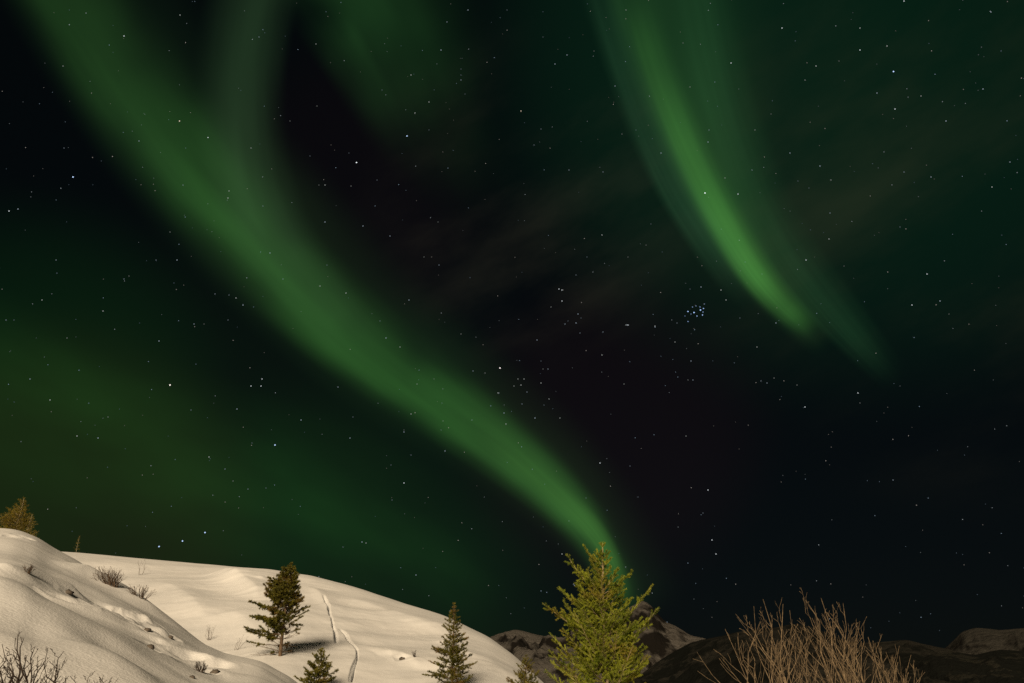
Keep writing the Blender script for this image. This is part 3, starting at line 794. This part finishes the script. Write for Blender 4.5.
# ------------------------------------------------------------------ conifers
def conifer(loc, H, label, mats, seed, base=0.12, wmax=0.30, shape=0.85, whorl=0.33, per=5, rise=(0.15, 0.85), curl=0.35, twig_gap=0.10, twig_len=0.34,
            needle=(0.030, 0.006, 700), bare_below=0.0, left=1.0, right=1.0, lean=(0, 0), trunk_r=0.018, sparse_right=0.0, belly=0.0, group=None, extra=(), tip_extra=True):
    """A young spruce: trunk with whorled limbs (one mesh) and a crown of needled sprays (another)."""
    rng = np.random.default_rng(seed); rr = random.Random(seed)
    root = empty('conifer_tree', loc)
    tag(root, label, 'tree', group)
    tb, nd = Tubes(), Needles(rng)
    zt = np.linspace(0, H, 14)
    wob = np.array([mnoise.noise(Vector((seed * 3.1, z * 0.5, 0))) for z in zt]) * 0.025 * H * (zt / H)
    wob2 = np.array([mnoise.noise(Vector((seed * 1.7, z * 0.5, 9))) for z in zt]) * 0.02 * H * (zt / H)
    tx = lean[0] * (zt / H) ** 1.3 * H + wob; ty = lean[1] * (zt / H) * H + wob2
    trunk = np.stack([tx, ty, zt - 0.15], 1)
    tb.add(trunk, H * trunk_r * (1 - 0.94 * (zt / H)) + 0.004, 7)
    at_z = lambda z: np.array([np.interp(z, zt, tx), np.interp(z, zt, ty), z - 0.15])
    nl, nw, nm = needle
    def spray(p, d, ln, lvl, z_rel, dens):
        """limb from p along d with side twigs; needles on the younger wood."""
        k = 6
        pts = [np.array(p)]; dd = np.array(d, float)
        for q in range(k):
            dd = dd + np.array([0, 0, curl / k]) + rng.normal(size=3) * 0.05
            dd /= np.linalg.norm(dd)
            pts.append(pts[-1] + dd * ln / k)
        pts = np.array(pts)
        r0 = max(0.0035, ln * 0.011) * (H / 6.0) ** 0.3
        tb.add(pts, np.linspace(r0, r0 * 0.25, k + 1), 4)
        cum = np.linspace(0, 1, k + 1)
        pos = lambda t: np.array([np.interp(t, cum, pts[:, c]) for c in range(3)])
        if lvl == 0:
            gap = twig_gap
            t = 0.14 + 0.1 * rng.random()
            sgn = 1
            while t < 0.97:
                q = pos(t); q2 = pos(min(1, t + 0.05)); ax = (q2 - q) / (np.linalg.norm(q2 - q) + 1e-9)
                sd_ = np.cross(ax, [0, 0, 1.0]); sd_ /= np.linalg.norm(sd_) + 1e-9
                td = ax * (0.75 + 0.3 * rng.random()) + sgn * sd_ * (0.8 + 0.3 * rng.random()) + np.array([0, 0, rng.normal() * 0.28])
                td /= np.linalg.norm(td)
                tl = twig_len * (1.08 - t) ** 0.7 * (0.55 + 0.7 * rng.random()) * min(1.0, ln / 0.9)
                e = None
                if rng.random() < dens:
                    e = q + td * tl * 0.55; e2 = e + (td + np.array([0, 0, 0.18]) + rng.normal(size=3) * .12) * tl * 0.45
                    tb.add([q, e, e2], [r0 * 0.42, r0 * 0.3, r0 * 0.15], 3)
                    nd.twig(q + (e - q) * 0.15, e, nm, nl, nw); nd.twig(e, e2, nm * 1.15, nl, nw)
                elif rng.random() < 0.8:
                    for w in range(2):
                        e = q + (td + rng.normal(size=3) * 0.25) * tl * (0.4 + 0.4 * rng.random())
                        tb.add([q, (q + e) / 2 + [0, 0, -0.02 * tl], e], [r0 * 0.4, r0 * 0.3, r0 * 0.15], 3)
                    e = None
                if e is not None:
                    if tl > 0.16:
                        for w in range(2 if tl < 0.3 else 4):
                            b0 = q + (e - q) * (0.35 + 0.6 * rng.random())
                            bd = td + np.cross(td, rng.normal(size=3)) * 0.9; bd /= np.linalg.norm(bd)
                            b1 = b0 + bd * tl * (0.28 + 0.25 * rng.random())
                            nd.twig(b0, b1, nm, nl, nw)
                sgn = -sgn
                t += gap / ln * (0.7 + 0.6 * rng.random())
            if dens > 0.2:
                nd.twig(pos(0.45), pos(0.72), nm * 0.8, nl, nw); nd.twig(pos(0.72), pos(1.0), nm * 1.2, nl, nw)
    z = base * H
    while z < H * 0.975:
        rel = (z / H - base) / (1 - base)
        ln0 = wmax * H * (1 - rel) ** shape
        nb = per if rel < 0.8 else max(3, per - 1)
        a0 = rng.random() * 6.28
        for k in range(nb):
            if rng.random() < 0.10: continue
            az = a0 + k * 6.283 / nb + rng.normal() * 0.25
            cx = math.cos(az)
            ln = ln0 * (1 - belly * max(0.0, 1 - rel / 0.38)) * (0.72 + 0.46 * rng.random()) * (right if cx > 0 else left) ** abs(cx)
            el = rise[0] + (rise[1] - rise[0]) * rel + rng.normal() * 0.1
            d = np.array([cx * math.cos(el), math.sin(az) * math.cos(el), math.sin(el)])
            dens = 1.0
            if rel < bare_below: dens = 0.12 + 0.35 * rel / max(bare_below, 1e-3)
            if cx > 0.1: dens *= 1 - sparse_right * (1 - rel) ** 0.8
            spray(at_z(z + rng.normal() * 0.04 * whorl), d, max(0.12, ln), 0, rel, dens)
        z += whorl * (0.75 + 0.5 * rng.random()) * (1 - 0.45 * rel)
    for (hz, dx, dy, dz, ln) in extra:                         # the long limbs that give the outline its shape
        d = np.array([dx, dy, dz], float); d /= np.linalg.norm(d)
        spray(at_z(hz), d, ln, 0, 0.5, 1.0)
    top = at_z(H)
    nd.twig(at_z(H * 0.95), top + [0, 0, 0.02], nm * 0.6, nl, nw)
    if tip_extra:
        for k in range(5):
            a = k * 1.2566 + 0.3
            nd.twig(at_z(H * 0.985), at_z(H * 0.985) + np.array([math.cos(a) * .6, math.sin(a) * .6, 0.8]) * H * 0.022, nm, nl, nw)
    tb.build('trunk', mats[0], root)
    nd.build('crown', mats[1], root)
    return root

def at_dist(u, v, r):
    """The point at horizontal distance r on the line of sight through (u, v)."""
    d = ray(u, v); k = r / math.hypot(d[0], d[1])
    return d * k + np.array([0, 0, EYE])

# the tall lit conifer in front
D = 17.0
top = at_dist(602, 536, D)
b = at_dist(606, 683, D); bx, by = b[0] * 1.01, b[1]
gz = hill_z(bx, by)
H0 = top[2] - gz
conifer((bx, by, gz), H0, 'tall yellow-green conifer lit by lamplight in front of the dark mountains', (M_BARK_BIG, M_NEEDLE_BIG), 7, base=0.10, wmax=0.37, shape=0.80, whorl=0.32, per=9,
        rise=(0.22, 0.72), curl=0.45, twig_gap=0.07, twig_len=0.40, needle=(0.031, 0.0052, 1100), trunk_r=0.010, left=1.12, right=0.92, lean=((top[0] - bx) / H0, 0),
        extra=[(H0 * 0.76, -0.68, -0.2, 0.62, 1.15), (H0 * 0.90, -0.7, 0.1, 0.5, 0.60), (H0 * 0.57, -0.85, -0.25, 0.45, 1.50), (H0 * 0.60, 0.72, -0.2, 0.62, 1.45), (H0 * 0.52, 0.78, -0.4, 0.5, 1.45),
               (H0 * 0.79, 0.75, -0.3, 0.45, 0.75), (H0 * 0.48, -0.6, -0.6, 0.6, 1.4), (H0 * 0.68, -0.7, 0.3, 0.45, 1.2)])

def hill_conifer(u, v_top, v_base, label, seed, dist_r=None, **kw):
    p = on_hill(u, v_base) if dist_r is None else None
    if p is None:
        q = at_dist(u, v_base, dist_r); p = np.array([q[0], q[1], hill_z(q[0], q[1])])
    r = math.hypot(p[0], p[1])
    H = at_dist(u, v_top, r)[2] - p[2]
    return conifer(p, H, label, kw.pop('mats', (M_BARK_HILL, M_NEEDLE_HILL)), seed, **kw), H, r

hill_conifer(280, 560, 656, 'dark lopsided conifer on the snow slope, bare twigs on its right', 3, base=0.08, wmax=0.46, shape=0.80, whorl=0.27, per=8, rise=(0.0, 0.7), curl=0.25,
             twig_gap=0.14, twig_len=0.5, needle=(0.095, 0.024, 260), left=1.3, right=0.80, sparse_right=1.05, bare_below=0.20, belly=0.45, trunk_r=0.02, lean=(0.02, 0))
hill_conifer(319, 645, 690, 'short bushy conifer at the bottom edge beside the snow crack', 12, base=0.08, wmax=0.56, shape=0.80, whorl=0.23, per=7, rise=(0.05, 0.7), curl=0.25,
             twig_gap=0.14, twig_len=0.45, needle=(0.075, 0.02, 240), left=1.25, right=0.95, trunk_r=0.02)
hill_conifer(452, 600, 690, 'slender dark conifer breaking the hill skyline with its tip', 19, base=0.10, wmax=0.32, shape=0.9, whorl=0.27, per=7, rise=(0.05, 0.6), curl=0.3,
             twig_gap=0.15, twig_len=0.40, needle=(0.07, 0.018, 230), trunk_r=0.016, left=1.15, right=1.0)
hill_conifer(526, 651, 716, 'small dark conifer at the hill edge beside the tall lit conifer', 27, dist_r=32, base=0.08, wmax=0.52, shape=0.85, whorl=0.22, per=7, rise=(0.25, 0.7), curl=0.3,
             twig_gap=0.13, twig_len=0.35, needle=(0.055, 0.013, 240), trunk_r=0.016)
GT = 'lamplit larches behind the hump at the left edge'
def crest_larch(u, v_top, r, label, seed, **kw):
    q = at_dist(u, 520, r); z = hill_z(q[0], q[1])
    H = at_dist(u, v_top, r)[2] - z
    base = kw.pop('base', 0.1)
    return conifer((q[0], q[1], z), H, label, (M_BARK_PALE, M_NEEDLE_LARCH), seed, base=base, **kw)
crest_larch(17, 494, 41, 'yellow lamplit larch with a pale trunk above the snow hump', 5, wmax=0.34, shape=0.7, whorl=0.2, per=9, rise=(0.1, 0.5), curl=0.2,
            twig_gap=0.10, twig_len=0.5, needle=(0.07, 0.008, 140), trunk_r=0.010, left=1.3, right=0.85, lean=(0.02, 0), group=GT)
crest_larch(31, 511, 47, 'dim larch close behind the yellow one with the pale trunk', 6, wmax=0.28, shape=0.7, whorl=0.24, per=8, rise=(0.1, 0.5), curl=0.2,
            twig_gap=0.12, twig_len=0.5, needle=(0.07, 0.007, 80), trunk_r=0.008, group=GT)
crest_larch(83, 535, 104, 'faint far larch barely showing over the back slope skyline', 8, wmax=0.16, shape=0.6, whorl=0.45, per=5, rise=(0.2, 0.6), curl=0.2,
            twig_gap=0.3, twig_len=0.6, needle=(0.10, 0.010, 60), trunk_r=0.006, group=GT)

# ------------------------------------------------------------------ bare shrubs
def stem_tubes(tb, rng, p0, p1, r0, depth, bend=0.06, twigs=7, ang=0.5, kink=0.0, sides=5, fan=0.0):
    p0, p1 = np.asarray(p0, float), np.asarray(p1, float)
    L_ = np.linalg.norm(p1 - p0); n = 7 if depth else 5
    t = np.linspace(0, 1, n)
    off = rng.normal(size=3) * bend * L_; off[2] *= 0.3
    pts = p0 + (p1 - p0) * t[:, None] + off * (np.sin(t * math.pi) * (1 - 0.3 * t))[:, None]
    if fan:                                                 # rises close to its neighbours, then leans out
        c = p0 + (p1 - p0) * [0.12, 0.12, 0.62]
        pts += (c - (p0 + p1) / 2) * (2 * fan * t * (1 - t))[:, None]
    pts[1:-1] += rng.normal(size=(n - 2, 3)) * (0.008 + kink) * L_
    tb.add(pts, np.maximum(r0 * (1 - 0.9 * t), 0.0022), sides)
    if depth <= 0: return
    for k in range(twigs):
        s = 0.28 + 0.68 * (k + rng.random()) / twigs
        q = np.array([np.interp(s, t, pts[:, c]) for c in range(3)])
        ax = (p1 - p0) / L_
        sd_ = np.cross(ax, rng.normal(size=3)); sd_ /= np.linalg.norm(sd_) + 1e-9
        d = ax + sd_ * ang * (0.6 + 0.8 * rng.random()); d /= np.linalg.norm(d)
        ln = L_ * (1.05 - s) * (0.35 + 0.45 * rng.random()) + 0.03 * L_
        stem_tubes(tb, rng, q, q + d * ln, r0 * (1 - 0.8 * s) * 0.6, depth - 1, bend, max(2, twigs // 2), ang, kink, max(3, sides - 1))

def willow(u_base, r, tips, label, seed, r0=0.020, group='bare willows in front of the fell', spread=0.35):
    rng = np.random.default_rng(seed)
    q = at_dist(u_base, 700, r); z = hill_z(q[0], q[1])
    root = empty('bare_shrub', (q[0], q[1], z)); tag(root, label, 'shrub', group)
    for (u, v) in tips:
        rt = r + rng.uniform(-0.6, 0.6)
        e = at_dist(u, v, rt) - np.array([q[0], q[1], z])
        b0 = np.array([rng.normal() * spread * 0.55 + e[0] * 0.2, rng.normal() * spread * 0.4, -0.08])
        tb = Tubes()
        stem_tubes(tb, rng, b0, e, r0 * (0.5 + 0.6 * rng.random()), 2, bend=0.08, twigs=rng.integers(4, 7), ang=0.5, kink=0.008, fan=0.75)
        tb.build('stem', M_WILLOW, root)
rnd = random.Random(4)
willow(776, 12.5, [(725, 629), (737, 617), (752, 627), (746, 640), (763, 599), (772, 615), (760, 622), (783, 604), (790, 622), (778, 630), (768, 640), (796, 630), (786, 640)],
       'spindly bare willow leftmost of the lamplit willows', 31)
willow(852, 13.0, [(803, 620), (806, 600), (812, 618), (821, 598), (826, 612), (832, 618), (843, 603), (837, 625), (816, 632), (848, 640), (852, 624), (863, 632), (868, 637), (809, 640),
                   (840, 640), (858, 648), (826, 640), (796, 642), (846, 655), (815, 650)],
       'dense bare willow, tallest and thickest of the lamplit willows', 32, r0=0.021)
willow(890, 13.5, [(878, 642), (872, 655), (866, 650), (881, 660), (892, 655), (898, 662), (906, 668), (911, 655), (888, 670), (915, 668), (925, 672)],
       'low bare willow at the right end of the lamplit willows', 33, r0=0.013)

def bush(name, p, hgt, wid, n, label, seed, mat, group=None, cat='shrub', r0=None, ang=0.6, kink=0.02, depth=2, tilt=0.0, twigs=4):
    rng = np.random.default_rng(seed)
    tb = Tubes()
    for k in range(n):
        a = rng.random() * 6.28; w = wid * (0.25 + 0.75 * rng.random())
        e = np.array([math.cos(a) * w + tilt * hgt, math.sin(a) * w * 0.6, hgt * (0.55 + 0.5 * rng.random())])
        b0 = np.array([math.cos(a) * w * 0.3, math.sin(a) * w * 0.2, -0.06])
        stem_tubes(tb, rng, b0, e, r0 or hgt * 0.014, depth, 0.07, twigs, ang, kink, 4)
    o = tb.build(name, mat); o.location = tuple(p)
    return tag(o, label, cat, group)
GB = 'bare bushes poking out of the snow hill'
def hb(u, v, px_h, px_w, n, label, seed, mat=M_TWIG_BROWN, dv=0, **kw):
    p = on_hill(u, v); r = np.linalg.norm(p); s = r / FPX
    return bush('bare_bush', p, px_h * s, px_w * s, n, label, seed, mat, GB, **kw)
hb(112, 586, 16, 16, 40, 'broad brown bush, largest on the snow hump', 51, r0=0.012, tilt=-0.35)
hb(141, 598, 11, 14, 20, 'smaller brown bush at the lower right of the largest hump bush', 52, r0=0.011)
hb(27, 573, 8, 6, 12, 'tiny twig tuft alone on the snow hump at left', 53, r0=0.010)
hb(141, 575, 16, 6, 4, 'thin forked sapling sticking up above the brown bushes', 54, r0=0.016, twigs=3)
hb(209, 640, 14, 6, 8, 'wispy twigs at the edge of the snow hump', 55, r0=0.010)
hb(236, 650, 12, 10, 4, 'few slanting twigs left of the lopsided conifer', 56, r0=0.012, tilt=0.5, twigs=2)
hb(200, 672, 9, 6, 12, 'dark sprig low on the snow right of the hump', 57, mat=M_TWIG, r0=0.014)
hb(415, 657, 6, 4, 6, 'tiny dark sprig on the snow left of the slender conifer', 58, mat=M_TWIG, r0=0.02)

# dark bare branches low in the left corner
def thorn(u_base, r, tips, label, seed, r0):
    rng = np.random.default_rng(seed)
    q = at_dist(u_base, 720, r); z = hill_z(q[0], q[1])
    root = empty('bare_shrub', (q[0], q[1], z)); tag(root, label, 'shrub', 'dark crooked shrubs in the near left corner')
    for (u, v) in tips:
        e = at_dist(u, v, r + rng.uniform(-0.25, 0.25)) - np.array([q[0], q[1], z])
        tb = Tubes()
        b0 = np.array([e[0] * 0.25 + rng.normal() * 0.04, rng.normal() * 0.08, -0.06])
        stem_tubes(tb, rng, b0, e, r0 * (0.8 + 0.5 * rng.random()), 2, bend=0.10, twigs=5, ang=0.75, kink=0.03)
        tb.build('stem', M_TWIG, root)
thorn(12, 8.0, [(18, 634), (2, 644), (-12, 640), (27, 655), (10, 658), (24, 638), (-4, 662), (14, 668), (-30, 650), (34, 672)], 'dark crooked shrub in the bottom left corner', 61, 0.016)
thorn(50, 8.4, [(48, 648), (64, 651), (35, 647), (58, 665), (44, 664), (66, 676), (52, 672)], 'dark forked shrub just right of the corner shrub', 62, 0.013)
thorn(98, 8.6, [(99, 677), (103, 678), (90, 674), (70, 676)], 'dark twig tips right of the forked corner shrub', 63, 0.007)

# stones showing through the snow
def stone(u, v, px, label, seed):
    p = on_hill(u, v); s = np.linalg.norm(p) / FPX * px * 0.5
    rng = np.random.default_rng(seed)
    nu, nv = 14, 9
    vs = []
    for i in range(nv):
        ph = math.pi * (i + 0.5) / nv
        for j in range(nu):
            a = 2 * math.pi * j / nu
            d = Vector((math.cos(a) * math.sin(ph), math.sin(a) * math.sin(ph), math.cos(ph)))
            k = 1 + 0.5 * mnoise.noise(d * 1.6 + Vector((seed, 0, 0))) + 0.2 * mnoise.noise(d * 4 + Vector((seed, 3, 0)))
            vs.append((d.x * k * 1.25 * s, d.y * k * s, d.z * k * 0.75 * s))
    f = [(i * nu + j, (i + 1) * nu + j, (i + 1) * nu + (j + 1) % nu, i * nu + (j + 1) % nu) for i in range(nv - 1) for j in range(nu)]
    vs += [(0, 0, 0.75 * s), (0, 0, -0.75 * s)]
    tri = [(len(vs) - 2, j, (j + 1) % nu) for j in range(nu)] + [(len(vs) - 1, (nv - 1) * nu + (j + 1) % nu, (nv - 1) * nu + j) for j in range(nu)]
    o = mesh_obj('stone', np.array(vs), [np.array(f), np.array(tri)], M_STONE, smooth=True)
    z = hill_z(p[0], p[1])
    o.location = (p[0], p[1], z + 0.2 * s)
    return tag(o, label, 'stone', 'dark stones bared on the snow hump')
stone(68, 594, 6, 'dark stone below the tiny twig tuft on the hump', 1)
stone(147, 631, 5, 'small dark stone, upper of the two right of the hump centre', 2)
stone(150, 648, 6, 'dark flat stone, lower of the two right of the hump centre', 3)
stone(170, 638, 4, 'tiny dark stone near the right flank of the hump', 4)
stone(215, 673, 6, 'dark stone right of the low dark sprig', 5)
stone(402, 660, 5, 'dark stone alone on the long slope left of the slender conifer', 6)
stone(192, 678, 4, 'tiny dark stone under the low dark sprig', 7)
